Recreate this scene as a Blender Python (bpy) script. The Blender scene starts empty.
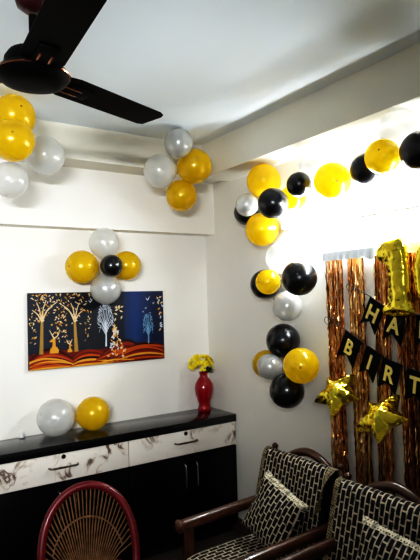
import bpy, bmesh, math, random
from mathutils import Vector, Matrix, noise
random.seed(7)
PI = math.pi
scene = bpy.context.scene
COL = scene.collection

# ------------------------------------------------------------------ materials
def srgb(r, g, b):
    f = lambda c: c / 12.92 if c <= .04045 else ((c + .055) / 1.055) ** 2.4
    return (f(r / 255), f(g / 255), f(b / 255), 1)

def mat(name, col, rough=.5, metal=0., coat=0., noise_amt=0., noise_scale=6., bump=0., emis=None, strength=0., spec=.5):
    m = bpy.data.materials.new(name)
    m.use_nodes = True
    nt = m.node_tree
    b = nt.nodes['Principled BSDF']
    b.inputs['Base Color'].default_value = col
    b.inputs['Roughness'].default_value = rough
    b.inputs['Metallic'].default_value = metal
    b.inputs['Coat Weight'].default_value = coat
    b.inputs['Coat Roughness'].default_value = .08
    b.inputs['Specular IOR Level'].default_value = spec
    if emis:
        b.inputs['Emission Color'].default_value = emis
        b.inputs['Emission Strength'].default_value = strength
    if noise_amt or bump:
        tc = nt.nodes.new('ShaderNodeTexCoord')
        n = nt.nodes.new('ShaderNodeTexNoise')
        n.inputs['Scale'].default_value = noise_scale
        n.inputs['Detail'].default_value = 5
        nt.links.new(tc.outputs['Object'], n.inputs['Vector'])
        if noise_amt:
            r = nt.nodes.new('ShaderNodeValToRGB')
            r.color_ramp.elements[0].position = .3
            r.color_ramp.elements[1].position = .7
            r.color_ramp.elements[0].color = tuple(c * (1 - noise_amt) for c in col[:3]) + (1,)
            r.color_ramp.elements[1].color = tuple(min(1, c * (1 + noise_amt * .5)) for c in col[:3]) + (1,)
            nt.links.new(n.outputs['Fac'], r.inputs['Fac'])
            nt.links.new(r.outputs['Color'], b.inputs['Base Color'])
        if bump:
            bp = nt.nodes.new('ShaderNodeBump')
            bp.inputs['Strength'].default_value = bump
            bp.inputs['Distance'].default_value = .004
            nt.links.new(n.outputs['Fac'], bp.inputs['Height'])
            nt.links.new(bp.outputs['Normal'], b.inputs['Normal'])
    return m

def latex(name, col, rough, metal, coat, translucent=0., clear=0., through=None):
    """Balloon skin: glossy pearl with some light coming through the rubber."""
    m = mat(name, col, rough, metal, coat)
    nt = m.node_tree
    b = nt.nodes['Principled BSDF']
    out = nt.nodes['Material Output']
    last = b
    if translucent:
        t = nt.nodes.new('ShaderNodeBsdfTranslucent')
        t.inputs['Color'].default_value = through or col
        mx = nt.nodes.new('ShaderNodeMixShader')
        mx.inputs[0].default_value = translucent
        nt.links.new(last.outputs[0], mx.inputs[1])
        nt.links.new(t.outputs[0], mx.inputs[2])
        last = mx
    if clear:
        lw = nt.nodes.new('ShaderNodeLayerWeight')
        lw.inputs['Blend'].default_value = .35
        mp = nt.nodes.new('ShaderNodeMapRange')
        mp.inputs['To Min'].default_value = clear
        mp.inputs['To Max'].default_value = clear * .15
        nt.links.new(lw.outputs['Facing'], mp.inputs['Value'])
        t = nt.nodes.new('ShaderNodeBsdfTransparent')
        mx = nt.nodes.new('ShaderNodeMixShader')
        nt.links.new(mp.outputs[0], mx.inputs[0])
        nt.links.new(last.outputs[0], mx.inputs[1])
        nt.links.new(t.outputs[0], mx.inputs[2])
        last = mx
    nt.links.new(last.outputs[0], out.inputs['Surface'])
    return m

def marble(name):
    m = mat(name, (1, 1, 1, 1), .35, 0, .2)
    nt = m.node_tree
    b = nt.nodes['Principled BSDF']
    tc = nt.nodes.new('ShaderNodeTexCoord')
    n = nt.nodes.new('ShaderNodeTexNoise')
    n.inputs['Scale'].default_value = 5
    n.inputs['Detail'].default_value = 8
    n.inputs['Distortion'].default_value = 1.6
    nt.links.new(tc.outputs['Object'], n.inputs['Vector'])
    a = nt.nodes.new('ShaderNodeMath'); a.operation = 'SUBTRACT'; a.inputs[1].default_value = .5
    c = nt.nodes.new('ShaderNodeMath'); c.operation = 'ABSOLUTE'
    nt.links.new(n.outputs['Fac'], a.inputs[0]); nt.links.new(a.outputs[0], c.inputs[0])
    n2 = nt.nodes.new('ShaderNodeTexNoise'); n2.inputs['Scale'].default_value = 7
    nt.links.new(tc.outputs['Object'], n2.inputs['Vector'])
    ad = nt.nodes.new('ShaderNodeMath'); ad.operation = 'MULTIPLY_ADD'; ad.inputs[1].default_value = .30; ad.inputs[2].default_value = -.11
    nt.links.new(n2.outputs['Fac'], ad.inputs[0])
    ad2 = nt.nodes.new('ShaderNodeMath'); ad2.operation = 'ADD'
    nt.links.new(c.outputs[0], ad2.inputs[0]); nt.links.new(ad.outputs[0], ad2.inputs[1])
    r = nt.nodes.new('ShaderNodeValToRGB')
    e = r.color_ramp.elements
    e[0].position = .0; e[0].color = srgb(112, 96, 86)
    e[1].position = .022; e[1].color = srgb(206, 194, 180)
    x = e.new(.06); x.color = srgb(232, 224, 214)
    nt.links.new(ad2.outputs[0], r.inputs['Fac'])
    nt.links.new(r.outputs['Color'], b.inputs['Base Color'])
    return m

def weave(name, bw, bh, mortar, dark, light, swap=True):
    """Block weave: dark bars outlined in cream thread, read from the metric UVs."""
    m = mat(name, dark, .85)
    nt = m.node_tree
    b = nt.nodes['Principled BSDF']
    uv = nt.nodes.new('ShaderNodeUVMap')
    sp = nt.nodes.new('ShaderNodeSeparateXYZ')
    cb = nt.nodes.new('ShaderNodeCombineXYZ')
    nt.links.new(uv.outputs[0], sp.inputs[0])
    nt.links.new(sp.outputs[1 if swap else 0], cb.inputs[0])
    nt.links.new(sp.outputs[0 if swap else 1], cb.inputs[1])
    br = nt.nodes.new('ShaderNodeTexBrick')
    br.inputs['Scale'].default_value = 1
    br.inputs['Brick Width'].default_value = bw
    br.inputs['Row Height'].default_value = bh
    br.inputs['Mortar Size'].default_value = mortar
    br.inputs['Mortar Smooth'].default_value = .1
    br.inputs['Color1'].default_value = dark
    br.inputs['Color2'].default_value = tuple(c * .6 for c in dark[:3]) + (1,)
    br.inputs['Mortar'].default_value = light
    nt.links.new(cb.outputs[0], br.inputs['Vector'])
    nz = nt.nodes.new('ShaderNodeTexNoise'); nz.inputs['Scale'].default_value = 55
    nt.links.new(cb.outputs[0], nz.inputs['Vector'])
    mr = nt.nodes.new('ShaderNodeMapRange'); mr.inputs['From Min'].default_value = .38; mr.inputs['From Max'].default_value = .52; mr.inputs['To Min'].default_value = .4
    nt.links.new(nz.outputs['Fac'], mr.inputs['Value'])
    mu = nt.nodes.new('ShaderNodeMix'); mu.data_type = 'RGBA'; mu.blend_type = 'MULTIPLY'; mu.inputs[0].default_value = 1
    nt.links.new(br.outputs['Color'], mu.inputs[6]); nt.links.new(mr.outputs[0], mu.inputs[7])
    nt.links.new(mu.outputs[2], b.inputs['Base Color'])
    bp = nt.nodes.new('ShaderNodeBump'); bp.inputs['Strength'].default_value = .5; bp.inputs['Distance'].default_value = .003
    nt.links.new(br.outputs['Fac'], bp.inputs['Height'])
    nt.links.new(bp.outputs['Normal'], b.inputs['Normal'])
    return m

M = {}
M['wall'] = mat('wall_paint', srgb(238, 234, 226), .75, noise_amt=.03, noise_scale=3, bump=.05)
M['ceiling'] = mat('ceiling_paint', srgb(238, 245, 250), .8, noise_amt=.02, noise_scale=2)
M['beam'] = mat('beam_paint', srgb(231, 226, 213), .75, noise_amt=.03, noise_scale=3)
M['floor'] = mat('floor_tile', srgb(95, 84, 76), .3, noise_amt=.1)
M['skirting'] = mat('skirting_tile', srgb(90, 70, 60), .35)
M['gold_b'] = latex('gold_latex', (.80, .50, .010, 1), .27, .15, .6, .45, 0, (1, .86, .05, 1))
M['gold_spot'] = mat('gold_tip', (.25, .12, .01, 1), .4)
M['white_b'] = latex('white_latex', (.80, .80, .78, 1), .25, .15, .6, .25, .5)
M['white_spot'] = mat('white_tip', (.3, .3, .28, 1), .4)
M['silver_b'] = latex('silver_latex', (.66, .66, .64, 1), .27, .3, .6, .15, .22)
M['black_b'] = latex('black_latex', (.006, .006, .008, 1), .3, 0, .5)
M['black_spot'] = mat('black_tip', (.02, .02, .02, 1), .4)
M['slab'] = mat('black_granite', (.008, .008, .010, 1), .16, coat=.3, noise_amt=.5, noise_scale=60)
M['laminate'] = mat('black_laminate', (.003, .003, .0035, 1), .3, spec=.25)
M['carcass'] = mat('black_board', (.004, .004, .005, 1), .5)
M['marble'] = marble('marble_laminate')
M['chrome'] = mat('chrome', (.75, .73, .7, 1), .2, 1)
M['bronze'] = mat('dark_handle_metal', (.22, .19, .16, 1), .25, 1)
M['lock'] = mat('lock_metal', (.03, .03, .03, 1), .3, .8)
M['fan'] = mat('fan_brown', (.003, .002, .002, 1), .55, 0, spec=.12)
M['fan_cup'] = mat('fan_maroon', (.05, .012, .012, 1), .35, .2)
M['copper'] = mat('fan_copper', (.32, .14, .08, 1), .2, 1)
M['wood'] = mat('dark_wood', (.085, .03, .014, 1), .32, coat=.3, noise_amt=.5, noise_scale=18)
M['weave'] = weave('block_weave', .054, .026, .0036, (.010, .007, .008, 1), (.64, .55, .42, 1))
M['weave_s'] = weave('block_weave_small', .048, .023, .0032, (.010, .007, .008, 1), (.64, .55, .42, 1))
M['trim'] = weave('trim_braid', .012, .012, .0032, (.07, .05, .03, 1), (.66, .55, .36, 1), False)
M['trim_pillow'] = weave('pale_braid', .012, .012, .0036, (.16, .12, .08, 1), (.80, .72, .54, 1), False)
M['fringe'] = mat('rose_gold_foil', (.84, .42, .16, 1), .25, .7)
M['fringe_gold'] = mat('pale_gold_foil', (.95, .68, .32, 1), .24, .7)
M['fringe_dark'] = mat('dark_copper_foil', (.22, .075, .03, 1), .25, 1)
M['foil'] = mat('gold_foil', (.82, .66, .085, 1), .16, 1)
M['header'] = mat('silver_header_film', (.52, .56, .60, 1), .3, .75)
M['flag'] = mat('black_card', (.006, .006, .009, 1), .8, spec=.2)
M['gold_ink'] = mat('gold_print', (.95, .78, .25, 1), .45, 0)
M['string'] = mat('black_string', (.012, .01, .01, 1), .7)
M['rim'] = mat('red_wrap', (.16, .006, .012, 1), .38, coat=.2, noise_amt=.25, noise_scale=40)
M['cane'] = mat('cane', (.30, .17, .09, 1), .5, noise_amt=.4, noise_scale=30)
M['vase'] = mat('red_ceramic', (.30, .004, .014, 1), .28, coat=.4)
M['petal'] = mat('yellow_petal', (.85, .68, .02, 1), .6)
M['leaf'] = mat('dark_leaf', (.03, .06, .012, 1), .6)
M['plastic'] = mat('white_plastic', (.8, .8, .78, 1), .4)
M['tube'] = mat('lit_tube', (1, 1, 1, 1), .5, emis=(.86, .94, 1, 1), strength=225)

# ------------------------------------------------------------------ mesh helpers
def finish(name, bm, m, parent=None, smooth=True, loc=None):
    me = bpy.data.meshes.new(name)
    bm.normal_update()
    bm.to_mesh(me); bm.free()
    for mm in (m if isinstance(m, (list, tuple)) else [m]):
        me.materials.append(mm)
    if smooth:
        for p in me.polygons: p.use_smooth = True
        try: me.set_sharp_from_angle(angle=math.radians(38))
        except Exception: pass
    o = bpy.data.objects.new(name, me)
    COL.objects.link(o)
    if parent: o.parent = parent
    if loc: o.location = loc
    return o

def tag(o, label=None, cat=None, group=None, kind=None):
    if label: o['label'] = label
    if cat: o['category'] = cat
    if group: o['group'] = group
    if kind: o['kind'] = kind
    return o

def thing(name, label, cat, loc=(0, 0, 0), rot=(0, 0, 0), group=None):
    o = bpy.data.objects.new(name, None)
    COL.objects.link(o)
    o.empty_display_size = .1
    o.location = loc; o.rotation_euler = rot
    return tag(o, label, cat, group)

def box(bm, x0, x1, y0, y1, z0, z1, bev=0., mi=0):
    v = [bm.verts.new(c) for c in ((x0,y0,z0),(x1,y0,z0),(x1,y1,z0),(x0,y1,z0),(x0,y0,z1),(x1,y0,z1),(x1,y1,z1),(x0,y1,z1))]
    fs = [bm.faces.new([v[i] for i in q]) for q in ((3,2,1,0),(4,5,6,7),(0,1,5,4),(1,2,6,5),(2,3,7,6),(3,0,4,7))]
    for f in fs: f.material_index = mi
    if bev:
        es = list({e for f in fs for e in f.edges})
        bmesh.ops.bevel(bm, geom=es, offset=bev, segments=2, affect='EDGES', profile=.5)

def frame(t):
    t = t.normalized()
    a = Vector((0, 0, 1)) if abs(t.z) < .9 else Vector((1, 0, 0))
    n = t.cross(a).normalized()
    return n, n.cross(t).normalized()

def tube(bm, pts, r, seg=10, closed=False, caps=True, mi=0, flat=1.):
    pts = [Vector(p) for p in pts]
    n = len(pts)
    rs = r if isinstance(r, (list, tuple)) else [r] * n
    rings = []
    pn = None
    for i, p in enumerate(pts):
        if closed: t = pts[(i + 1) % n] - pts[i - 1]
        else: t = pts[min(i + 1, n - 1)] - pts[max(i - 1, 0)]
        a, b = frame(t)
        if pn is not None:
            tt = t.normalized()
            a = (pn - tt * pn.dot(tt)).normalized(); b = a.cross(tt).normalized()
        pn = a
        rings.append([bm.verts.new(p + (a * math.cos(k * 2 * PI / seg) + b * flat * math.sin(k * 2 * PI / seg)) * rs[i]) for k in range(seg)])
    m = n if closed else n - 1
    for i in range(m):
        A, B = rings[i], rings[(i + 1) % n]
        for k in range(seg):
            f = bm.faces.new((A[k], A[(k + 1) % seg], B[(k + 1) % seg], B[k])); f.material_index = mi
    if caps and not closed:
        bm.faces.new(rings[0][::-1]).material_index = mi
        bm.faces.new(rings[-1]).material_index = mi

def lathe(bm, prof, c=(0, 0, 0), seg=24, mi=0):
    c = Vector(c); rings = []
    for r, z in prof:
        rings.append([bm.verts.new(c + Vector((max(r, 1e-4) * math.cos(k * 2 * PI / seg), max(r, 1e-4) * math.sin(k * 2 * PI / seg), z))) for k in range(seg)])
    for A, B in zip(rings, rings[1:]):
        for k in range(seg):
            bm.faces.new((A[k], A[(k + 1) % seg], B[(k + 1) % seg], B[k])).material_index = mi
    bm.faces.new(rings[0][::-1]).material_index = mi
    bm.faces.new(rings[-1]).material_index = mi

def smooth_path(pts, n=6):
    pts = [Vector(p) for p in pts]
    out = []
    for i in range(len(pts) - 1):
        p0, p1, p2, p3 = pts[max(i - 1, 0)], pts[i], pts[i + 1], pts[min(i + 2, len(pts) - 1)]
        for k in range(n):
            t = k / n
            out.append(.5 * ((2 * p1) + (p2 - p0) * t + (2 * p0 - 5 * p1 + 4 * p2 - p3) * t * t + (3 * p1 - p0 - 3 * p2 + p3) * t ** 3))
    out.append(pts[-1])
    return out

def seg_near(p, a, b):
    d = b - a
    t = max(0, min(1, (p - a).dot(d) / max(d.dot(d), 1e-12)))
    return a + d * t

def inflate(loops, cell, depth, power=.5, wrinkle=0., wscale=30, dcap=None, seed=0, uvs=False, matf=None):
    """A puffed shape from a flat outline: two sheets joined at the outline. Local axes u=x, v=z, thickness along y."""
    loops = [[Vector((a, b)) for a, b in L] for L in loops]
    segs = [(L[i], L[(i + 1) % len(L)]) for L in loops for i in range(len(L))]
    def inside(p):
        c = False
        for a, b in segs:
            if (a.y > p.y) != (b.y > p.y) and p.x < (b.x - a.x) * (p.y - a.y) / (b.y - a.y) + a.x: c = not c
        return c
    def near(p):
        return min((seg_near(p, a, b) for a, b in segs), key=lambda q: (q - p).length_squared)
    xs = [p.x for L in loops for p in L]; ys = [p.y for L in loops for p in L]
    x0, y0 = min(xs) - cell * .5, min(ys) - cell * .5
    nx, ny = int((max(xs) - x0) / cell) + 2, int((max(ys) - y0) / cell) + 2
    cells = {(i, j) for i in range(nx) for j in range(ny) if inside(Vector((x0 + (i + .5) * cell, y0 + (j + .5) * cell)))}
    vs = {}
    for i, j in cells:
        for q in ((i, j), (i + 1, j), (i + 1, j + 1), (i, j + 1)): vs[q] = None
    bm = bmesh.new()
    info = {}
    dm = 0
    for q in vs:
        p = Vector((x0 + q[0] * cell, y0 + q[1] * cell))
        edge = sum(((q[0] + a, q[1] + b) in cells) for a in (-1, 0) for b in (-1, 0)) < 4
        n = near(p)
        if edge: p = n
        d = 0 if edge else (n - p).length
        dm = max(dm, d); info[q] = (p, d, edge)
    dm = dcap or dm
    uvl = bm.loops.layers.uv.new('UVMap') if uvs else None
    F, Bk = {}, {}
    for q, (p, d, edge) in info.items():
        t = min(1, d / dm)
        h = depth * (1 - (1 - t) ** 2) ** power
        w = noise.noise(Vector((p.x * wscale, p.y * wscale, seed))) * wrinkle
        w += noise.noise(Vector((p.x * wscale * 2.7, p.y * wscale * 2.7, seed + 5))) * wrinkle * .6
        if edge:
            F[q] = Bk[q] = bm.verts.new((p.x, w * .3, p.y))
        else:
            F[q] = bm.verts.new((p.x, -h + w, p.y)); Bk[q] = bm.verts.new((p.x, h * .8, p.y))
    for i, j in cells:
        ids = ((i, j), (i + 1, j), (i + 1, j + 1), (i, j + 1))
        for V, rev in ((F, False), (Bk, True)):
            vv = [V[q] for q in ids]
            if rev: vv = vv[::-1]
            if len(set(vv)) < 3: continue
            try: f = bm.faces.new(vv)
            except ValueError: continue
            if matf: f.material_index = matf(sum(v.co.x for v in vv) / 4, sum(v.co.z for v in vv) / 4)
            if uvs:
                for l in f.loops: l[uvl].uv = (l.vert.co.x, l.vert.co.z)
    return bm

def sheet(bm, prof, ys, uvl, mi=0, xoff=None):
    """A cloth strip: profile of (x, z) points run along the y stations, with metric UVs."""
    s = [0]
    for a, b in zip(prof, prof[1:]): s.append(s[-1] + math.hypot(b[0] - a[0], b[1] - a[1]))
    V = [[bm.verts.new((p[0] + (xoff(y, k / (len(prof) - 1)) if xoff else 0), y, p[1])) for k, p in enumerate(prof)] for y in ys]
    for i in range(len(ys) - 1):
        for k in range(len(prof) - 1):
            f = bm.faces.new((V[i][k], V[i + 1][k], V[i + 1][k + 1], V[i][k + 1])); f.material_index = mi
            for l, (yy, ss) in zip(f.loops, ((ys[i], s[k]), (ys[i + 1], s[k]), (ys[i + 1], s[k + 1]), (ys[i], s[k + 1]))):
                l[uvl].uv = (yy, ss)

def copy_tree(o, parent=None):
    c = o.copy(); COL.objects.link(c)
    if parent: c.parent = parent
    for ch in list(o.children): copy_tree(ch, c)
    return c

def struct(name, bm, m):
    return tag(finish(name, bm, m, smooth=False), kind='structure')

# ------------------------------------------------------------------ room shell
XL, YF, H = -3.7, -4.7, 2.73
def shell(name, m, *b):
    bm = bmesh.new(); box(bm, *b); return struct(name, bm, m)
shell('floor', M['floor'], XL - .1, .1, YF - .1, .1, -.1, 0)
shell('ceiling', M['ceiling'], XL - .1, .1, YF - .1, .1, H, H + .1)
shell('wall_back', M['wall'], XL - .1, .1, 0, .1, 0, H)
shell('wall_right', M['wall'], 0, .1, YF - .1, 0, 0, H)
shell('wall_left', M['wall'], XL - .1, XL, YF, 0, 0, H)
shell('wall_front', M['wall'], XL, 0, YF - .1, YF, 0, H)
shell('trim_1', M['beam'], XL, 0, -.33, 0, 2.522, H)            # deep ring beam over the back wall
shell('trim_2', M['wall'], XL, 0, -.125, 0, 2.135, 2.522)       # shallower lintel band under it
shell('trim_3', M['beam'], -.227, 0, YF, -.33, 2.498, H)        # ring beam along the right wall
shell('baseboard_right', M['skirting'], -.012, 0, YF, 0, 0, .1)
shell('baseboard_back', M['skirting'], XL, -1.70, -.012, 0, 0, .1)

# ------------------------------------------------------------------ tube light on the right wall
TY0, TY1, TZ = -.95, -2.12, 2.085
t = thing('tube_light', 'lit white tube light on a slim batten high on the right wall', 'light', (0, (TY0 + TY1) / 2, TZ))
cy = (TY0 + TY1) / 2
bm = bmesh.new(); box(bm, -.026, -.001, TY1 - cy - .01, TY0 - cy + .01, -.016, .016, .003); finish('batten', bm, M['plastic'], t)
bm = bmesh.new(); tube(bm, [(-.044, TY1 - cy + .02, 0), (-.044, TY0 - cy - .02, 0)], .0125, 14); finish('lit_tube', bm, M['tube'], t)
for y in (TY1 - cy, TY0 - cy):
    bm = bmesh.new(); box(bm, -.060, -.0265, y - .012, y + .012, -.017, .017, .004); finish('end_cap', bm, M['plastic'], t)

# ------------------------------------------------------------------ ceiling fan
FX, FY = -1.757, -1.665
t = thing('ceiling_fan', 'dark brown three-blade ceiling fan hanging from the ceiling', 'fan', (FX, FY, H))
bm = bmesh.new(); lathe(bm, [(.012, -.10), (.03, -.097), (.052, -.08), (.060, -.05), (.056, -.02), (.05, -.001)]); finish('canopy', bm, M['fan_cup'], t)
bm = bmesh.new(); tube(bm, [(0, 0, -.11), (0, 0, -.27)], .014, 12); finish('downrod', bm, M['fan'], t)
bm = bmesh.new(); lathe(bm, [(.02, -.225), (.05, -.229), (.08, -.243), (.094, -.265), (.098, -.30)]); finish('motor_neck', bm, M['fan'], t)
bm = bmesh.new(); lathe(bm, [(.03, -.352), (.075, -.349), (.105, -.338), (.118, -.322), (.118, -.31), (.108, -.298), (.07, -.29)], seg=40); finish('motor', bm, M['fan'], t)
bm = bmesh.new(); tube(bm, [(.1185 * math.cos(a), .1185 * math.sin(a), -.316) for a in [k * 2 * PI / 48 for k in range(48)]], .0035, 6, closed=True); finish('trim_ring', bm, M['copper'], t)
for az in (20.5, -93.5, 143):
    a = math.radians(az)
    R = Matrix.Rotation(a, 4, 'Z') @ Matrix.Translation((0, 0, -.312)) @ Matrix.Rotation(math.radians(-7), 4, 'X')
    # blade outline
    pts = [(.10, .060), (.14, .068), (.56, .064), (.585, .055), (.60, -.04), (.592, -.058), (.57, -.066), (.15, -.070), (.11, -.062)]
    bm = bmesh.new()
    top = [bm.verts.new(R @ Vector((x, y, .003))) for x, y in pts]; bot = [bm.verts.new(R @ Vector((x, y, -.002))) for x, y in pts]
    bm.faces.new(top[::-1]); bm.faces.new(bot)
    for i in range(len(pts)):
        j = (i + 1) % len(pts); bm.faces.new((top[i], top[j], bot[j], bot[i]))
    bmesh.ops.recalc_face_normals(bm, faces=bm.faces)
    bl = finish('blade', bm, M['fan'], t, smooth=False)
    bm = bmesh.new(); box(bm, .09, .235, -.032, .032, -.010, -.0025, .003); bm.transform(R); finish('blade_iron', bm, M['fan'], bl)
    for s in (-1, 1):
        bm = bmesh.new(); box(bm, .115, .19, s * .018 - .004, s * .018 + .004, -.0135, -.0102, .001); bm.transform(R); finish('copper_strip', bm, M['copper'], bl)

# ------------------------------------------------------------------ balloons
def balloon_body(name, skin, spot):
    bm = bmesh.new()
    prof = []
    N = 22
    for k in range(N + 1):
        th = PI * k / N
        z = -math.cos(th); r = math.sin(th)
        if z < 0: r *= 1 - .10 * z * z; z *= 1.06
        prof.append((r, z))
    lathe(bm, prof[1:-1], seg=36)
    # crown tip: a small dark thick spot of rubber
    lathe(bm, [(.055, .996), (.045, 1.004), (.02, 1.008)], seg=10, mi=1)
    o = finish(name, bm, [skin, spot])
    bm = bmesh.new()
    lathe(bm, [(.05, -1.035), (.06, -1.07), (.035, -1.10), (.04, -1.12), (.085, -1.16), (.075, -1.165), (.03, -1.13)], seg=12)
    finish('knot', bm, skin, o)
    return o

PROTO = {c: None for c in ('gold', 'white', 'silver', 'black')}
# id, colour, centre, radius, label, group
G1, G2, G3, G4, G5 = 'balloon cluster below the fan', 'balloon cluster at the ceiling corner', 'balloon flower over the painting', 'balloons lying on the sideboard', 'balloon garland on the right wall'
BAL = [
('gold',(-1.577,-0.652,2.616),.1077,'gold balloon right under the fan motor, upper of the overlapping gold pair',G1,(.1,-1,.2)),
('gold',(-1.613,-0.773,2.452),.1027,'gold balloon with dark tip below another gold one, under the ceiling fan',G1,(-.25,-.95,.12)),
('white',(-1.371,-0.480,2.479),.1081,'white balloon on the back beam beside the gold pair under the fan',G1,(.8,-.6,0)),
('white',(-1.566,-0.500,2.318),.0964,'white balloon hanging lowest of the cluster below the fan',G1,(-.3,-.3,-1)),
('silver',(-0.566,-0.590,2.633),.0909,'translucent grey-white balloon touching the ceiling, topmost of the corner cluster',G2,(.1,-.4,1)),
('white',(-0.655,-0.500,2.466),.1041,'white balloon with dark tip in the ceiling-corner cluster, left of two gold ones',G2,(-.85,-.75,.0)),
('gold',(-0.414,-0.529,2.517),.1127,'gold balloon just under the ceiling at the room corner, larger of two there',G2,(.6,-.8,.25)),
('gold',(-0.450,-0.412,2.342),.1030,'gold balloon lowest in the ceiling-corner cluster, in front of the lintel',G2,(.1,-.4,-.9)),
('white',(-0.901,-0.165,2.037),.0982,'white balloon topmost of the balloon flower over the painting',G3,(0,-.5,1)),
('gold',(-1.041,-0.130,1.881),.1064,'gold balloon left of the black centre balloon over the painting',G3,(-1,-.4,0)),
('gold',(-0.724,-0.120,1.894),.0984,'gold balloon right of the black centre balloon over the painting',G3,(1,-.4,0)),
('black',(-0.898,-0.270,1.880),.0714,'small black balloon at the centre of the balloon flower over the painting',G3,(-.2,-1,0)),
('silver',(-0.885,-0.140,1.736),.1020,'silvery balloon overlapping the top edge of the painting',G3,(0,-.5,-1)),
('white',(-1.228,-0.130,0.9447),.1145,'pearl white balloon lying on the black sideboard top',G4,(-.95,-.3,.35)),
('gold',(-0.986,-0.130,0.9365),.1062,'gold balloon lying on the black sideboard top',G4,(.8,-.5,.3)),
('gold',(-0.120,-0.871,2.381),.1067,'gold balloon highest at the corner end of the garland, half in beam shadow',G5,(-.6,.3,.9)),
('silver',(-0.240,-0.847,2.225),.0710,'small silver balloon with dark tip near the room corner, covering a black one',G5,(-.8,-.1,-.1)),
('black',(-0.100,-0.660,2.216),.0840,'black balloon mostly hidden behind a small silver one near the room corner',G5,(-.5,.8,-.3)),
('black',(-0.243,-1.097,2.193),.0897,'black balloon between three gold ones at the bend of the garland',G5,(-1,-.1,.1)),
('gold',(-0.120,-0.839,2.080),.1053,'bright yellow-gold balloon at the corner end of the tube light',G5,(-.5,.5,-.7)),
('gold',(-0.084,-1.095,2.238),.0774,'small yellow-gold balloon half hidden behind the small black garland balloon',G5,(-.6,.2,-.8)),
('black',(-0.220,-1.294,2.267),.0699,'small black balloon in front of a small yellow one on the upper garland',G5,(-.9,-.2,.4)),
('white',(-0.100,-1.294,2.406),.0902,'clear white balloon against the wall just under the beam, above the small black one',G5,(-.5,.1,1)),
('gold',(-0.160,-1.484,2.254),.0975,'large bright yellow balloon without visible tip, mid upper garland between two black ones',G5,(-.5,-.8,-.2)),
('black',(-0.120,-1.680,2.278),.0851,'black balloon between two bright yellow ones under the beam',G5,(-.4,.3,-.8)),
('gold',(-0.220,-1.855,2.287),.0811,'bright yellow balloon with small dark tip, beside the black balloon cut by the frame',G5,(-.86,-.45,.18)),
('white',(-0.120,-1.870,2.428),.0897,'clear white balloon highest on the garland, over the dark-tipped yellow one',G5,(-.5,-.2,1)),
('black',(-0.200,-2.038,2.271),.0874,'black balloon cut by the right edge of the photo, upper garland',G5,(-.7,-.6,-.1)),
('white',(-0.118,-1.849,2.180),.0880,'overexposed white balloon directly on the glowing tube light',G5,(-.5,-.2,-.8)),
('white',(-0.100,-0.988,1.888),.0943,'pale white balloon above the large black one, below the tube light',G5,(-.4,.2,1)),
('gold',(-0.220,-1.002,1.742),.0741,'small gold balloon in front of a black one, mid-height on the right wall',G5,(-.9,-.05,0)),
('black',(-0.100,-0.826,1.733),.0936,'black balloon peeking out behind the small gold one on the right wall',G5,(-.5,.8,-.2)),
('black',(-0.190,-1.239,1.754),.0989,'large black balloon level with the top of the foil curtain',G5,(-.75,-.6,.2)),
('silver',(-0.100,-1.027,1.596),.0900,'translucent silver balloon between the large black one and the lower flower',G5,(-.5,-.1,-.8)),
('black',(-0.110,-0.993,1.388),.1025,'black balloon topmost of the lowest garland flower',G5,(-.5,0,1)),
('gold',(-0.094,-0.805,1.230),.0873,'dull gold balloon half hidden behind the silver centre of the lowest flower',G5,(-.4,.9,0)),
('silver',(-0.205,-0.977,1.239),.0773,'silver balloon at the centre of the lowest garland flower',G5,(-.95,-.1,0)),
('gold',(-0.200,-1.239,1.268),.0998,'gold balloon of the lowest flower, beside the foil curtain',G5,(-.7,-.7,0)),
('black',(-0.180,-1.093,1.109),.1012,'black balloon at the very bottom of the wall garland',G5,(-.5,0,-1)),
]
for col, c, r, label, grp, d in BAL:
    if PROTO[col] is None:
        spot = M['white_spot' if col in ('white', 'silver') else col + '_spot']
        o = PROTO[col] = balloon_body('balloon', M[col + '_b'], spot)
    else:
        o = copy_tree(PROTO[col])
    o.location = c
    o.scale = (r, r, r)
    o.rotation_mode = 'QUATERNION'
    o.rotation_quaternion = Vector(d).normalized().to_track_quat('Z', 'Y')
    tag(o, label, 'balloon', grp)

# ------------------------------------------------------------------ sideboard and its top
SX0, SX1, SF = -1.665, -.004, -.334
t = thing('sideboard', 'black sideboard with marble-look drawer fronts and chrome door handles', 'sideboard', (SX0, 0, 0))
W = SX1 - SX0
bm = bmesh.new(); box(bm, 0, W, SF + .02, -.003, .06, .777, .002); finish('carcass', bm, M['carcass'], t, smooth=False)
bm = bmesh.new(); box(bm, .02, W - .02, SF + .05, -.01, .0005, .0598); finish('plinth', bm, M['carcass'], t, smooth=False)
def arch_handle(p0, p1, out, r, mm, parent, name='handle'):
    p0, p1, o = Vector(p0), Vector(p1), Vector(out)
    bm = bmesh.new()
    tube(bm, smooth_path([p0, p0 + o * .9 + (p1 - p0) * .06, p0 + o + (p1 - p0) * .3, p0 + o * 1.05 + (p1 - p0) * .5, p0 + o + (p1 - p0) * .7, p1 + o * .9 - (p1 - p0) * .06, p1], 4), r, 8)
    return finish(name, bm, mm, parent)
for i in range(2):
    x0, x1 = i * W / 2 + .003, (i + 1) * W / 2 - .003
    bm = bmesh.new(); box(bm, x0, x1, SF, SF + .0195, .616, .7765, .002)
    dr = finish('drawer', bm, M['marble'], t)
    xc = (x0 + x1) / 2
    arch_handle((xc - .085, SF, .702), (xc + .085, SF, .702), (0, -.028, 0), .006, M['bronze'], dr)
    bm = bmesh.new()
    lathe(bm, [(.002, 0), (.013, .001), (.013, .005), (.010, .007), (.003, .007)], seg=14)
    bm.transform(Matrix.Translation((xc, SF, .757)) @ Matrix.Rotation(PI / 2, 4, 'X'))
    finish('lock', bm, M['lock'], dr)
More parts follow.
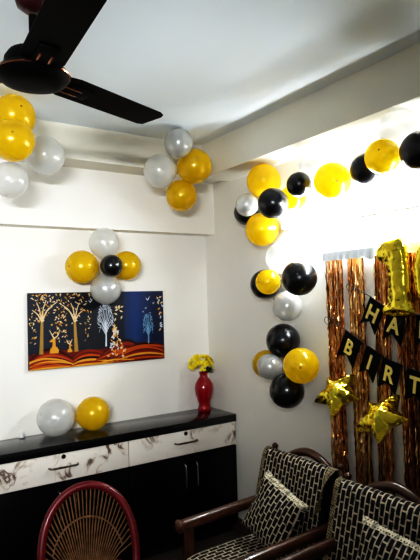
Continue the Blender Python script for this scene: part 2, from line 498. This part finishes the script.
for x0, x1, hx in ((0, .43, .385), (.43, .8325, .475), (.8325, 1.268, 1.226), (1.268, W, 1.315)):
    bm = bmesh.new(); box(bm, x0 + .002, x1 - .002, SF, SF + .0195, .07, .608, .002)
    d = finish('door', bm, M['laminate'], t)
    arch_handle((hx, SF, .395), (hx, SF, .56), (0, -.026, 0), .0055, M['chrome'], d)
bm = bmesh.new(); box(bm, SX0 - .01, -.003, SF - .008, -.003, .7775, .83, .004)
tag(finish('countertop', bm, M['slab']), 'polished black granite top lying on the sideboard', 'countertop')

# small white cap by the wall
bm = bmesh.new(); lathe(bm, [(.012, 0), (.016, .002), (.016, .016), (.012, .018), (.011, .028), (.008, .03)], seg=16)
tag(finish('bottle_cap', bm, M['plastic'], loc=(-1.41, -.03, .8305)), 'tiny white plastic cap on the sideboard top against the wall', 'cap')

# vase with flowers
t = thing('vase', 'red vase of yellow flowers on the sideboard in the room corner', 'vase', (-.118, -.105, .8305))
bm = bmesh.new(); lathe(bm, [(.046, 0), (.050, .010), (.046, .03), (.041, .05), (.050, .08), (.063, .125), (.068, .16), (.064, .195), (.048, .225), (.030, .25), (.028, .268), (.036, .285), (.030, .284), (.022, .26)], seg=32); finish('body', bm, M['vase'], t)
bm = bmesh.new()
rng = random.Random(3)
for k in range(70):
    a, e = rng.uniform(0, 2 * PI), rng.uniform(-.25, 1)
    c = Vector((-.030 + .088 * math.cos(a) * math.sqrt(max(0, 1 - e * e * .8)), -.02 + .055 * math.sin(a) * math.sqrt(max(0, 1 - e * e * .8)), .333 + .075 * e))
    dirn = (c - Vector((-.02, -.01, .31))).normalized()
    for q in range(5):
        ax = Matrix.Rotation(q * 2 * PI / 5 + rng.random(), 3, dirn)
        n1, n2 = frame(dirn)
        tip = ax @ n1
        w = dirn.cross(tip)
        L = rng.uniform(.018, .028)
        vs = [bm.verts.new(c), bm.verts.new(c + tip * L * .6 + w * L * .4 + dirn * .006), bm.verts.new(c + tip * L + dirn * .011), bm.verts.new(c + tip * L * .6 - w * L * .4 + dirn * .006)]
        bm.faces.new(vs)
tag(finish('flowers', bm, M['petal'], t), 'yellow cloth flowers')
bm = bmesh.new()
for k in range(16):
    a = rng.uniform(-1.0, 1.2)
    c = Vector((.01, -.01, .285)); dirn = Vector((math.cos(a) * .9, math.sin(a) * .6 - .2, rng.uniform(-.1, .5))).normalized()
    s = dirn.cross(Vector((0, 0, 1))).normalized()
    L = rng.uniform(.05, .085)
    bm.faces.new([bm.verts.new(c), bm.verts.new(c + dirn * L * .5 + s * .018), bm.verts.new(c + dirn * L), bm.verts.new(c + dirn * L * .5 - s * .018)])
for k in range(5):
    tube(bm, [(0, 0, .2), (rng.uniform(-.02, .01), rng.uniform(-.02, .01), .32)], .003, 5)
finish('leaves', bm, M['leaf'], t)

# ------------------------------------------------------------------ painting
PX0, PX1, PZ0, PZ1 = -1.357, -.396, 1.2327, 1.7197
PW, PH = PX1 - PX0, PZ1 - PZ0
t = thing('painting', 'wide dark canvas print of golden trees, deer and swirling red hills', 'painting', (PX0, 0, PZ0))
mcan = mat('night_print', (.01, .02, .05, 1), .6)
nt = mcan.node_tree
tc = nt.nodes.new('ShaderNodeTexCoord'); sp = nt.nodes.new('ShaderNodeSeparateXYZ')
nt.links.new(tc.outputs['Generated'], sp.inputs[0])
rp = nt.nodes.new('ShaderNodeValToRGB'); e = rp.color_ramp.elements
e[0].position = 0; e[0].color = (.007, .010, .020, 1); e[1].position = 1; e[1].color = (.006, .012, .04, 1)
for p_, c_ in ((.08, (.006, .012, .028, 1)), (.5, (.002, .003, .008, 1)), (.665, (.002, .004, .012, 1)), (.69, (.003, .02, .075, 1)), (.76, (.003, .03, .14, 1)), (.92, (.002, .009, .04, 1))):
    q = e.new(p_); q.color = c_
nt.links.new(sp.outputs[0], rp.inputs['Fac'])
nt.links.new(rp.outputs['Color'], nt.nodes['Principled BSDF'].inputs['Base Color'])
bm = bmesh.new(); box(bm, 0, PW, -.022, -.001, 0, PH, .001); finish('canvas', bm, mcan, t, smooth=False)
PM = [mat('print_' + n, c, .4, me) for n, c, me in (
    ('gold', srgb(158, 126, 62), 0), ('cream', srgb(212, 188, 150), 0), ('white', srgb(196, 202, 212), 0),
    ('maroon', srgb(96, 20, 10), 0), ('red', srgb(132, 34, 14), 0), ('orange', srgb(176, 78, 24), 0), ('amber', srgb(206, 148, 52), 0), ('dark', srgb(30, 10, 6), 0), ('steel', srgb(120, 160, 190), 0))]
GOLD, CREAM, WHT, MAR, RED, ORG, AMB, DRK, STL = range(9)
bm = bmesh.new()
lay = [0]
def poly(pts, mi, lift=None):
    lay[0] += 1
    y = -.0223 - .0000015 * lay[0] if lift is None else -.0223 - lift
    f = bm.faces.new([bm.verts.new((min(max(u, .001), .999) * PW, y, min(max(v, .002), .998) * PH)) for u, v in pts]); f.material_index = mi
    f.normal_update()
    if f.normal.y > 0: f.normal_flip()
def stroke(pts, w0, w1, mi):
    P = smooth_path([(a, b, 0) for a, b in pts], 5) if len(pts) > 2 else [Vector((a, b, 0)) for a, b in pts]
    n = len(P)
    Lf, Rt = [], []
    for i, p in enumerate(P):
        d = (P[min(i + 1, n - 1)] - P[max(i - 1, 0)]); d = Vector((d.x * 2, d.y, 0)).normalized()
        w = (w0 + (w1 - w0) * i / (n - 1)) / 2
        Lf.append((p.x - d.y * w * .5, p.y + d.x * w)); Rt.append((p.x + d.y * w * .5, p.y - d.x * w))
    lay[0] += 1
    for i in range(n - 1): poly([Lf[i], Lf[i + 1], Rt[i + 1], Rt[i]], mi, .0000015 * lay[0])
def hill(u0, u1, base, top, skew, cols):
    n = 16
    k = len(cols)
    for j, mi in enumerate(cols):
        f = 1 - j / k
        P = []
        for i in range(n + 1):
            s = i / n
            P.append((u0 + (u1 - u0) * s, max(base, base + (top - base) * f * math.sin(PI * s ** skew) ** .8)))
        lay[0] += 1
        for i in range(n): poly([(P[i][0], base - .001), (P[i + 1][0], base - .001), P[i + 1], P[i]], mi, .0000015 * lay[0])
poly([(0, 0), (1, 0), (1, .2), (.85, .27), (.6, .22), (.42, .2), (.3, .23), (.15, .25), (0, .2)], MAR)
hill(-.02, .34, 0, .27, .8, [DRK, MAR, RED, ORG, MAR, RED, AMB, MAR, ORG, AMB])
hill(.28, .62, 0, .22, .7, [RED, MAR, ORG, DRK, AMB, RED, AMB])
hill(.45, .85, .06, .33, 1.3, [DRK, RED, MAR, ORG, RED, MAR])
hill(.58, 1.08, 0, .26, 1.0, [DRK, RED, ORG, MAR, RED, AMB, MAR, ORG, MAR])
stroke([(0, .1), (.1, .14), (.22, .1), (.3, .03)], .03, .015, AMB)
stroke([(.02, .05), (.12, .08), (.22, .04)], .03, .01, ORG)
stroke([(.6, .1), (.75, .2), (.9, .21), (.99, .17)], .03, .02, ORG)
stroke([(.5, .02), (.6, .05), (.75, .02)], .03, .01, AMB)
rg = random.Random(11)
def leafp(u, v, s, mi):
    a = rg.uniform(0, PI); c, d = math.cos(a) * s, math.sin(a) * s
    poly([(u + c * .5, v + d), (u - d * .22, v + c * .45), (u - c * .5, v - d), (u + d * .22, v - c * .45)], mi)
def gtree(u, base, fork, s):
    stroke([(u - .004 * s, base), (u, (base + fork) / 2), (u + .004 * s, fork)], .056, .034, GOLD)
    for du, dv in ((-.06, .16), (-.03, .26), (.03, .26), (.075, .2), (.11, .26)):
        stroke([(u + .004 * s, fork), (u + du * s * .4, fork + dv * .62), (u + du * s, fork + dv)], .022, .008, CREAM)
gtree(.085, .2, .62, 1)
gtree(.315, .2, .6, -1)
for k in range(230):
    u = rg.uniform(.015, .43); v = .98 - rg.random() ** 1.3 * .42
    if rg.random() < .25: u = rg.choice([.02, .19, .225, .4]) + rg.uniform(-.02, .03); v = rg.uniform(.32, .7)
    leafp(u, v, .019, rg.choice([CREAM, CREAM, GOLD, AMB]))
def deer(u, v, s, flip=1):
    f = lambda a, b: (u + a * s * flip * .5, v + b * s)
    poly([f(-.28, 0), f(.3, 0), f(.34, .2), f(.2, .42), f(-.05, .5), f(-.25, .3)], AMB)
    poly([f(-.12, .4), f(.12, .42), f(.1, .85), f(-.06, .85)], AMB)
    poly([f(-.3, .82), f(-.26, .74), f(.1, .76), f(.12, .95), f(-.05, 1.0)], AMB)
    for q in (-1, 1):
        stroke([f(.02, .98), f(.1 + q * .2, 1.2), f(.05 + q * .34, 1.55)], .02, .008, CREAM)
        stroke([f(.1 + q * .2, 1.2), f(.15 + q * .05, 1.42)], .014, .006, CREAM)
deer(.165, .2, .2, 1)
deer(.275, .2, .11, -1)
def fantree(u, v0, vc, ru, rv, mi, n, seed):
    stroke([(u, v0), (u + .002, vc - rv * .7), (u, vc)], .026, .008, mi)
    r2 = random.Random(seed)
    for k in range(n):
        a = -1.9 + 3.8 * k / (n - 1) + r2.uniform(-.05, .05)
        L = r2.uniform(.85, 1.05)
        tip = (u + ru * math.sin(a) * L, vc + rv * math.cos(a) * L)
        mid = (u + ru * math.sin(a) * .5, vc - rv * .15 + rv * math.cos(a) * .42)
        stroke([(u, vc - rv * (.8 - .6 * (1 - abs(a) / 1.9))), ((u + tip[0]) / 2 + .002 * math.sin(k * 3), (vc - rv * .45 + tip[1]) / 2), tip], .008, .003, mi)
        for q in (.6, .8):
            b = a + r2.choice([-.3, .3])
            stroke([(u + ru * math.sin(a) * q, vc + rv * math.cos(a) * q), (u + ru * math.sin(b) * L, vc + rv * math.cos(b) * L)], .006, .004, mi)
fantree(.535, .24, .60, .062, .25, WHT, 19, 1)
fantree(.868, .24, .50, .044, .19, STL, 15, 2)
for k in range(75):
    s = rg.random()
    leafp(.58 + .1 * s * rg.uniform(-.6, 1) + .02, .55 - .47 * s + rg.uniform(-.05, .05), .026, rg.choice([CREAM, WHT, AMB]))
for k in range(10): leafp(.62 + rg.uniform(-.02, .05), rg.uniform(.6, .82), .03, CREAM)
for k in range(14): leafp(.965 + rg.uniform(-.02, .025), rg.uniform(.35, .97), .03, rg.choice([CREAM, AMB, WHT]))
for u, v, s in ((.425, .87, .05), (.868, .88, .055), (.915, .82, .03), (.85, .75, .028), (.83, .7, .025), (.885, .68, .022)):
    poly([(u - .35 * s, v + .5 * s), (u, v), (u + .2 * s, v + .1 * s), (u - .05 * s, v - .35 * s)], WHT)
    poly([(u, v), (u + .3 * s, v + .9 * s), (u + .2 * s, v + .05 * s)], WHT)
finish('print', bm, PM, t, smooth=False)

# ------------------------------------------------------------------ foil curtains
def foil_curtain(label, y_top, y_bot, bundles, seed, zt=1.897):
    t = thing('foil_curtain', label, 'curtain', (0, y_top, .55), group='rose gold foil fringe curtains')
    r = random.Random(seed)
    bm = bmesh.new()
    n = 26
    V = []
    for i in range(n + 1):
        y = (y_bot - y_top) * i / n
        wv = .006 * math.sin(i * 1.9) + r.uniform(-.003, .003)
        V.append([bm.verts.new((-.016 + wv * .5 * k, y, zt - .55 + (-.054 + .008 * math.sin(i * .7) + r.uniform(-.002, .002)) * k)) for k in (0, .5, 1)])
    for i in range(n):
        for k in range(2): bm.faces.new((V[i][k], V[i + 1][k], V[i + 1][k + 1], V[i][k + 1]))
    finish('header', bm, M['header'], t, smooth=False)
    bm = bmesh.new()
    for (a0, a1, b0, b1) in bundles:
        cnt = int(abs(a1 - a0) / .0017)
        for k in range(cnt):
            s = (k + r.random()) / cnt
            ya, yb = a0 + (a1 - a0) * s - y_top, b0 + (b1 - b0) * s - y_top + r.gauss(0, .004)
            xa = -.014 - r.random() * .02
            z1 = zt - .55 - .05; z0 = r.uniform(0.0, .06)
            seg = 56
            ph = r.uniform(0, 6)
            tw = r.uniform(-1, 1)
            prev = None
            mi = r.choice((0, 0, 0, 1, 1, 2))
            w = r.uniform(.0024, .0042)
            for q in range(seg + 1):
                f = q / seg
                z = z1 + (z0 - z1) * f
                y = ya + (yb - ya) * f ** .8 + .002 * math.sin(ph + f * 7) + r.gauss(0, .0006)
                x = xa - .005 * math.sin(ph * 2 + f * 5) + r.gauss(0, .0020)
                tw += r.gauss(0, .55)
                tw *= .93
                dx, dy = math.sin(tw) * w, math.cos(tw) * w
                cur = (bm.verts.new((min(x - dx, -.004), y - dy, z)), bm.verts.new((min(x + dx, -.004), y + dy, z)))
                if prev: bm.faces.new((prev[0], prev[1], cur[1], cur[0])).material_index = mi
                prev = cur
    tag(finish('fringe', bm, [M['fringe'], M['fringe_gold'], M['fringe_dark']], t, smooth=False), kind='stuff')
    return t
foil_curtain('rose gold foil fringe curtain next to the balloon garland, under a silver strip', -1.25, -1.62,
    [(-1.285, -1.318, -1.288, -1.326), (-1.332, -1.400, -1.332, -1.385), (-1.445, -1.545, -1.45, -1.555)], 5)
foil_curtain('rose gold foil fringe curtain hanging behind the gold number balloons', -1.624, -2.22,
    [(-1.630, -1.715, -1.600, -1.685), (-1.735, -1.875, -1.768, -1.88), (-1.89, -2.05, -1.90, -2.04), (-2.06, -2.2, -2.05, -2.2)], 6)

# ------------------------------------------------------------------ foil number and star balloons
RZ = -PI / 2            # local x (to the right in the photo) becomes world -y, local -y (front) becomes world -x
ONE = [(X, Y) for X, Y in ((62, 138), (70, 105), (92, 78), (125, 62), (165, 55), (212, 54), (222, 72), (238, 110), (242, 200), (246, 300), (250, 395), (272, 425), (270, 462), (240, 470), (130, 470), (96, 466), (94, 428), (112, 405), (132, 392), (128, 300), (122, 215), (116, 185), (92, 182), (72, 168))]
ONE = [((x - 165) * .00098, (470 - y) * .00090) for x, y in ONE]
bm = inflate([ONE], .0065, .040, .5, .0048, 24, seed=1)
o = finish('number_balloon', bm, M['foil']); o.location = (-.115, -1.815, 1.545); o.rotation_euler = (0, math.radians(0), RZ)
tag(o, 'shiny gold foil number one balloon in front of the foil curtain', 'balloon', 'gold foil number balloons')
ell = lambda ru, rv, cu, cv, n=28: [(cu + ru * math.cos(k * 2 * PI / n), cv + rv * math.sin(k * 2 * PI / n)) for k in range(n)]
bm = inflate([ell(.105, .18, .0, .18), ell(.035, .10, 0, .18)], .0065, .038, .5, .004, 22, seed=3)
o = finish('number_balloon', bm, M['foil']); o.location = (-.105, -2.025, 1.556); o.rotation_euler = (0, 0, RZ)
tag(o, 'gold foil balloon beside the number one, mostly cut by the right photo edge', 'balloon', 'gold foil number balloons')
def star(loc, r, roll, tilt, yaw, label, seed):
    P = []
    for k in range(10):
        a = PI / 2 + k * PI / 5
        rr = r if k % 2 == 0 else r * .57
        P.append((rr * math.cos(a), rr * math.sin(a)))
    bm = inflate([P], .006, .062, .75, .007, 18, seed=seed)
    o = finish('star_balloon', bm, M['foil'], smooth=False)
    o.rotation_mode = 'XYZ'
    o.matrix_world = Matrix.Translation(loc) @ Matrix.Rotation(RZ + yaw, 4, 'Z') @ Matrix.Rotation(tilt, 4, 'X') @ Matrix.Rotation(roll, 4, 'Y')
    tag(o, label, 'balloon', 'gold foil star balloons')
star((-.150, -1.456, 1.136), .142, .42, -.70, .1, 'crinkled gold foil star balloon beside the garland, higher of the two', 4)
star((-.165, -1.748, 1.060), .148, .16, -.78, -.1, 'crinkled gold foil star balloon lower on the curtain under the letter flags', 9)

# ------------------------------------------------------------------ banners
def letter_bm(ch, size):
    cu = bpy.data.curves.new('glyph', 'FONT')
    cu.body = ch; cu.size = size; cu.offset = size * .03; cu.extrude = .0006
    cu.align_x = 'CENTER'; cu.align_y = 'CENTER'
    ob = bpy.data.objects.new('glyph', cu)
    COL.objects.link(ob)
    me = bpy.data.meshes.new_from_object(ob.evaluated_get(bpy.context.evaluated_depsgraph_get()))
    bpy.data.objects.remove(ob); bpy.data.curves.remove(cu)
    bm = bmesh.new(); bm.from_mesh(me); bpy.data.meshes.remove(me)
    return bm
def banner(word, label, start, corners, x):
    """corners: world (y, z) of each flag's two upper corners along the string."""
    t = thing('letter_banner', label, 'banner', (0, start[0], start[1] - .3), group='black swallowtail letter banners')
    loc = Vector(t.location)
    pts = [Vector((x + .006, start[0], start[1]))]
    for (a, b) in corners:
        pts += [Vector((x + .003, a[0], a[1])), Vector((x + .003, b[0], b[1]))]
    bm = bmesh.new(); tube(bm, [p - loc for p in pts], .0026, 6); st = finish('string', bm, M['string'], t)
    # little bow of string at the end
    bm = bmesh.new()
    s = pts[0] - loc
    for q in (-1, 1):
        tube(bm, smooth_path([s, s + Vector((-.004, .02 * q + .012, .022)), s + Vector((-.006, .034 * q + .01, .002)), s + Vector((-.004, .016 * q + .006, -.02)), s], 5), .002, 5)
    tube(bm, smooth_path([s, s + Vector((-.004, .012, -.025)), s + Vector((0, .03, -.05))], 4), .002, 5)
    finish('bow', bm, M['string'], st)
    for ch, (a, b) in zip(word, corners):
        A, Bv = Vector((x, a[0], a[1])), Vector((x, b[0], b[1]))
        u = (Bv - A); w = u.length; u.normalize()
        n = Vector((-1, 0, 0))
        v = n.cross(u)
        v = v if v.z > 0 else -v
        v = (v * .95 + Vector((0, 0, 1)) * .1).normalized()
        h = .156
        Mx = Matrix(((u.x, n.x, v.x, A.x - loc.x), (u.y, n.y, v.y, A.y - loc.y), (u.z, n.z, v.z, A.z - loc.z), (0, 0, 0, 1)))
        bm = bmesh.new()
        P = [(0, 0), (w, 0), (w, -h - .004), (w / 2, -h + .044), (0, -h)]
        cv = lambda q, yy: Mx @ Vector((q[0], yy + .006 * math.sin(PI * q[0] / w), q[1]))
        f1 = bm.faces.new([bm.verts.new(cv(q, .001)) for q in P]); f2 = bm.faces.new([bm.verts.new(cv(q, -.0004)) for q in P][::-1])
        fl = finish('flag', bm, M['flag'], t, smooth=False)
        bm = letter_bm(ch, .110)
        for vv in bm.verts: vv.co = Vector((vv.co.x * .92, vv.co.z, vv.co.y))
        bm.transform(Matrix.Translation((w / 2, .0085, -h * .46)))
        bm.transform(Mx)
        bmesh.ops.recalc_face_normals(bm, faces=bm.faces)
        finish('letter', bm, M['gold_ink'], fl, smooth=False)
banner('HAPPY', 'black swallowtail flag banner spelling HAPPY in gold, upper of two', (-1.50, 1.690),
    [((-1.612, 1.640), (-1.706, 1.585)), ((-1.718, 1.576), (-1.826, 1.546)), ((-1.880, 1.551), (-1.975, 1.54)), ((-1.99, 1.53), (-2.095, 1.535)), ((-2.11, 1.536), (-2.21, 1.55))], -.052)
banner('BIRTHDAY', 'black swallowtail flag banner spelling BIRTHDAY in gold, lower of two', (-1.328, 1.510),
    [((-1.438, 1.462), (-1.548, 1.402)), ((-1.578, 1.388), (-1.672, 1.343)), ((-1.678, 1.335), (-1.785, 1.303)), ((-1.818, 1.293), (-1.925, 1.275)), ((-1.94, 1.273), (-2.045, 1.265)), ((-2.06, 1.265), (-2.165, 1.268)), ((-2.18, 1.269), (-2.285, 1.283)), ((-2.30, 1.286), (-2.40, 1.31))], -.052)

# small clear hook on the wall
bm = bmesh.new(); tube(bm, smooth_path([(-.006, .02, .035), (-.012, .0, .03), (-.014, -.012, .012), (-.02, .01, 0), (-.03, .008, -.02), (-.034, -.018, -.03), (-.036, -.045, -.018)], 5), .0035, 6)
tag(finish('wall_hook', bm, M['header'], loc=(0, -1.575, 1.985)), 'small pale hook on the wall above the foil curtain', 'hook')

# ------------------------------------------------------------------ wooden armchairs (local: front is -x, back near x = 0)
def armchair(label, loc):
    t = thing('armchair', label, 'armchair', loc, group='wooden armchairs along the right wall')
    # legs and arms
    for s in (-1, 1):
        y = s * .245
        bm = bmesh.new(); tube(bm, [(-.64, y, .0005), (-.64, y, .06), (-.64, y, .28), (-.64, y, .36), (-.64, y, .44), (-.64, y, .53)], [.02, .026, .027, .032, .026, .026], 14); finish('leg', bm, M['wood'], t)
        bm = bmesh.new(); tube(bm, smooth_path([(-.02, y + .03, .0005), (-.05, y + .03, .35), (-.05, y + .03, .62), (-.035, y + .04, .79)], 5), .020, 12); lg = finish('leg', bm, M['wood'], t)
        bm = bmesh.new(); lathe(bm, [(.012, 0), (.018, .006), (.012, .014), (.017, .022), (.018, .032), (.011, .042), (.004, .045)], (-.035, y + .04, .785), 14); finish('finial', bm, M['wood'], lg)
        bm = bmesh.new()
        tube(bm, smooth_path([(-.05, y, .565), (-.3, y, .558), (-.58, y, .548), (-.675, y, .543), (-.71, y, .540)], 5), [.026] * 16 + [.031, .033, .030, .024, .018], 16, flat=1.1)
        finish('armrest', bm, M['wood'], t)
    bm = bmesh.new()
    for b in ((-.66, -.06, -.255, -.215), (-.66, -.06, .215, .255)): box(bm, b[0], b[1], b[2], b[3], .27, .33, .006)
    box(bm, -.67, -.62, -.23, .23, .27, .33, .006); box(bm, -.10, -.05, -.23, .23, .27, .33, .006)
    finish('seat_frame', bm, M['wood'], t)
    bm = bmesh.new()
    P = smooth_path([(-.028, -.22, .70), (-.025, -.15, .755), (-.022, -.06, .808), (-.02, .03, .828), (-.022, .12, .808), (-.025, .21, .755), (-.028, .28, .70)], 5)
    tube(bm, P, .022, 10); box(bm, -.05, -.03, -.24, .24, .40, .45, .004)
    for k in range(7): tube(bm, [(-.04, -.19 + k * .063, .43), (-.03, -.19 + k * .063, .79)], .009, 8)
    finish('back_frame', bm, M['wood'], t)
    # seat cushion with patterned cloth
    bm = bmesh.new(); uvl = bm.loops.layers.uv.new('UVMap')
    prof = [(-.685, .305), (-.695, .34), (-.69, .375), (-.67, .395), (-.62, .405), (-.4, .41), (-.2, .408), (-.13, .40)]
    sheet(bm, prof, [-.215 + .043 * k for k in range(11)], uvl)
    cap = [(-.13, .332), (-.685, .332)]
    finish('seat_cushion', bm, M['weave'], t)
    # back cushion core and draped cover
    front = [(-.245, .405), (-.225, .45), (-.195, .55), (-.165, .66), (-.140, .75), (-.128, .79), (-.112, .812), (-.090, .820), (-.070, .812), (-.060, .79), (-.066, .74), (-.08, .62), (-.10, .5)]
    fr = [(v.x, v.y) for v in smooth_path([(a, b, 0) for a, b in front], 4)]
    bm = bmesh.new()
    core = [(x + .004 if i < len(fr) * .6 else x - .003, z - .006) for i, (x, z) in enumerate(fr)]
    for y, rev in ((-.255, False), (.255, True)):
        pass
    A = [bm.verts.new((x, -.215, z)) for x, z in core]; B = [bm.verts.new((x, .278, z)) for x, z in core]
    for i in range(len(core)):
        j = (i + 1) % len(core); bm.faces.new((A[i], A[j], B[j], B[i]))
    bm.faces.new(A[::-1]); bm.faces.new(B)
    bmesh.ops.recalc_face_normals(bm, faces=bm.faces)
    finish('back_cushion', bm, M['carcass'], t)
    bm = bmesh.new(); uvl = bm.loops.layers.uv.new('UVMap')
    def sag(y, s): return .006 * math.sin(y * 21) * (1 - s)
    sheet(bm, fr, [-.192 + .0222 * k for k in range(21)], uvl, 0, sag)
    cov = finish('back_cover', bm, M['weave'], t)
    for y0, y1 in ((-.24, -.192), (.252, .29)):
        bm = bmesh.new(); uvl = bm.loops.layers.uv.new('UVMap')
        near = y0 < 0
        part = [q_ for i_, q_ in enumerate(fr) if q_[1] > .62 or i_ > 20] if near else fr
        def fl(y, s, near=near, y0=y0):
            q = min(1, abs(y + .192) / .045) if near else abs(y - .252) / .04
            return -(.095 * q * max(0, 1 - s * 2.4) ** 1.3) if near else 0.006 * q
        sheet(bm, part, [y0 + (y1 - y0) * k / 4 for k in range(5)], uvl, 0, fl)
        bmesh.ops.solidify(bm, geom=bm.faces, thickness=.002)
        tag(finish('cover_trim', bm, M['trim'], cov), 'beige braided trim')
    return t
armchair('wooden armchair with patterned cover nearest the room corner', (-.25, -1.382, 0))
armchair('wooden armchair with patterned cover standing under the foil curtain', (-.325, -1.985, 0))

def pillow(label, loc, size, roll, lean, yaw):
    h = size / 2
    P = [(-h, -h), (-h * .5, -h * .94), (h * .5, -h * .94), (h, -h), (h * .94, -h * .5), (h * .94, h * .5), (h, h), (h * .5, h * .95), (-h * .5, h * .95), (-h, h), (-h * .94, h * .5), (-h * .94, -h * .5)]
    bm = inflate([P], .010, .055, .5, .006, 9, uvs=True, matf=lambda u, v: 1 if v > h * .84 else 0)
    o = finish('pillow', bm, [M['weave_s'], M['trim_pillow']])
    o.matrix_world = Matrix.Translation(loc) @ Matrix.Rotation(RZ + yaw, 4, 'Z') @ Matrix.Rotation(lean, 4, 'X') @ Matrix.Rotation(roll, 4, 'Y')
    tag(o, label, 'pillow', 'patterned throw pillows')
pillow('black and cream patterned pillow tilted on the armchair nearest the corner', (-.540, -1.375, .575), .315, .34, -.33, .12)
pillow('black and cream patterned pillow on the armchair under the foil curtain', (-.63, -2.14, .605), .34, .12, -.30, .1)

# ------------------------------------------------------------------ cane chair (local: faces -y)
t = thing('cane_chair', 'round-backed cane chair with red wrapped rim before the sideboard', 'chair', (-1.285, -.84, 0), (0, 0, math.radians(-14)))
bm = bmesh.new()
for r_, z in ((.23, .022), (.235, .27)):
    bm = bmesh.new()
    tube(bm, [(r_ * math.cos(k * 2 * PI / 40), -.06 + r_ * math.sin(k * 2 * PI / 40), z) for k in range(40)], .02, 10, closed=True)
    finish('base_ring', bm, M['rim'], t)
bm = bmesh.new()
for k in range(44):
    a = k * 2 * PI / 44
    for tw in (-.9, .9):
        P = []
        for q in range(7):
            f = q / 6
            rr = .225 - .08 * math.sin(PI * f)
            P.append((rr * math.cos(a + tw * (f - .5)), -.06 + rr * math.sin(a + tw * (f - .5)), .03 + .23 * f))
        tube(bm, P, .0045, 5)
finish('cane_base', bm, M['cane'], t)
bm = bmesh.new(); lathe(bm, [(.01, .262), (.12, .264), (.20, .27), (.215, .275), (.20, .282), (.1, .280), (.01, .279)], (0, -.06, 0), 32); finish('seat', bm, M['cane'], t)
def rim(a):         # a from 0 to pi over the arch
    x = -.235 * math.cos(a); h = math.sin(a)
    return Vector((x * (1 if h > .0 else 1), .13 - .10 * (1 - h) ** 1.2, .36 + .335 * h ** .82))
P = [Vector((-.215, .0, .28)), Vector((-.232, .015, .32))] + [rim(PI * k / 40) for k in range(41)] + [Vector((.232, .015, .32)), Vector((.215, .0, .28))]
bm = bmesh.new(); tube(bm, P, .021, 12); finish('back_rim', bm, M['rim'], t)
bm = bmesh.new()
n = 32
for k in range(1, n):
    f = k / n
    a = PI * f
    top = rim(a)
    b = Vector((-.10 + .20 * f, .13 - .02 * abs(2 * f - 1), .25))
    m = (top + b) / 2 + Vector((0, .025, 0))
    tube(bm, [b, m, top], .0042, 6)
for zz, sc in ((.42, 1.0),):
    pts = []
    for k in range(21):
        f = .06 + .88 * k / 20
        a = PI * f; top = rim(a); b = Vector((-.10 + .20 * f, .13, .25))
        q = .62
        pts.append(b.lerp(top, q) + Vector((0, .018, 0)))
    tube(bm, pts, .005, 6)
finish('back_canes', bm, M['cane'], t)

# ------------------------------------------------------------------ lights
def area(name, loc, target, size, energy, col, spread=180):
    l = bpy.data.lights.new(name, 'AREA'); l.energy = energy; l.color = col; l.shape = 'RECTANGLE'; l.size = size[0]; l.size_y = size[1]; l.spread = math.radians(spread)
    o = bpy.data.objects.new(name, l); COL.objects.link(o); o.location = loc
    o.rotation_euler = (Vector(target) - Vector(loc)).to_track_quat('-Z', 'Y').to_euler()
    return o
area('second_tube_lamp', (-3.2, -4.1, 2.1), (-1.6, 0, 1.8), (1.2, .06), 21, (.92, .96, 1), 62)

w = bpy.data.worlds.new('World'); scene.world = w; w.use_nodes = True
w.node_tree.nodes['Background'].inputs[0].default_value = (.6, .7, .85, 1)
w.node_tree.nodes['Background'].inputs[1].default_value = .3

# ------------------------------------------------------------------ camera
cam = bpy.data.cameras.new('camera'); co = bpy.data.objects.new('camera', cam); COL.objects.link(co)
cam.sensor_fit = 'VERTICAL'; cam.sensor_height = 36; cam.lens = 535.05 / 560 * 36
fw = Vector((.55211779, .83299791, .03578318)); rt = Vector((.83375869, -.55142294, -.02791391)); up = Vector((.00352056, -.0452463, .99896966))
R = Matrix((rt, up, -fw)).transposed().to_4x4()
co.matrix_world = Matrix.Translation((-2.2572, -3.4538, 1.65)) @ R
cam.clip_start = .02
scene.camera = co
scene.view_settings.view_transform = 'Standard'
scene.view_settings.look = 'None'
scene.view_settings.exposure = 0
scene.view_settings.gamma = 1
scene.view_settings.use_curve_mapping = True
cm = scene.view_settings.curve_mapping
c = cm.curves[3]
c.points[0].location = (0, 0); c.points[-1].location = (1, 1)
for x, y in ((.04, .012), (.16, .10), (.45, .45), (.75, .80)):
    c.points.new(x, y)
cm.update()
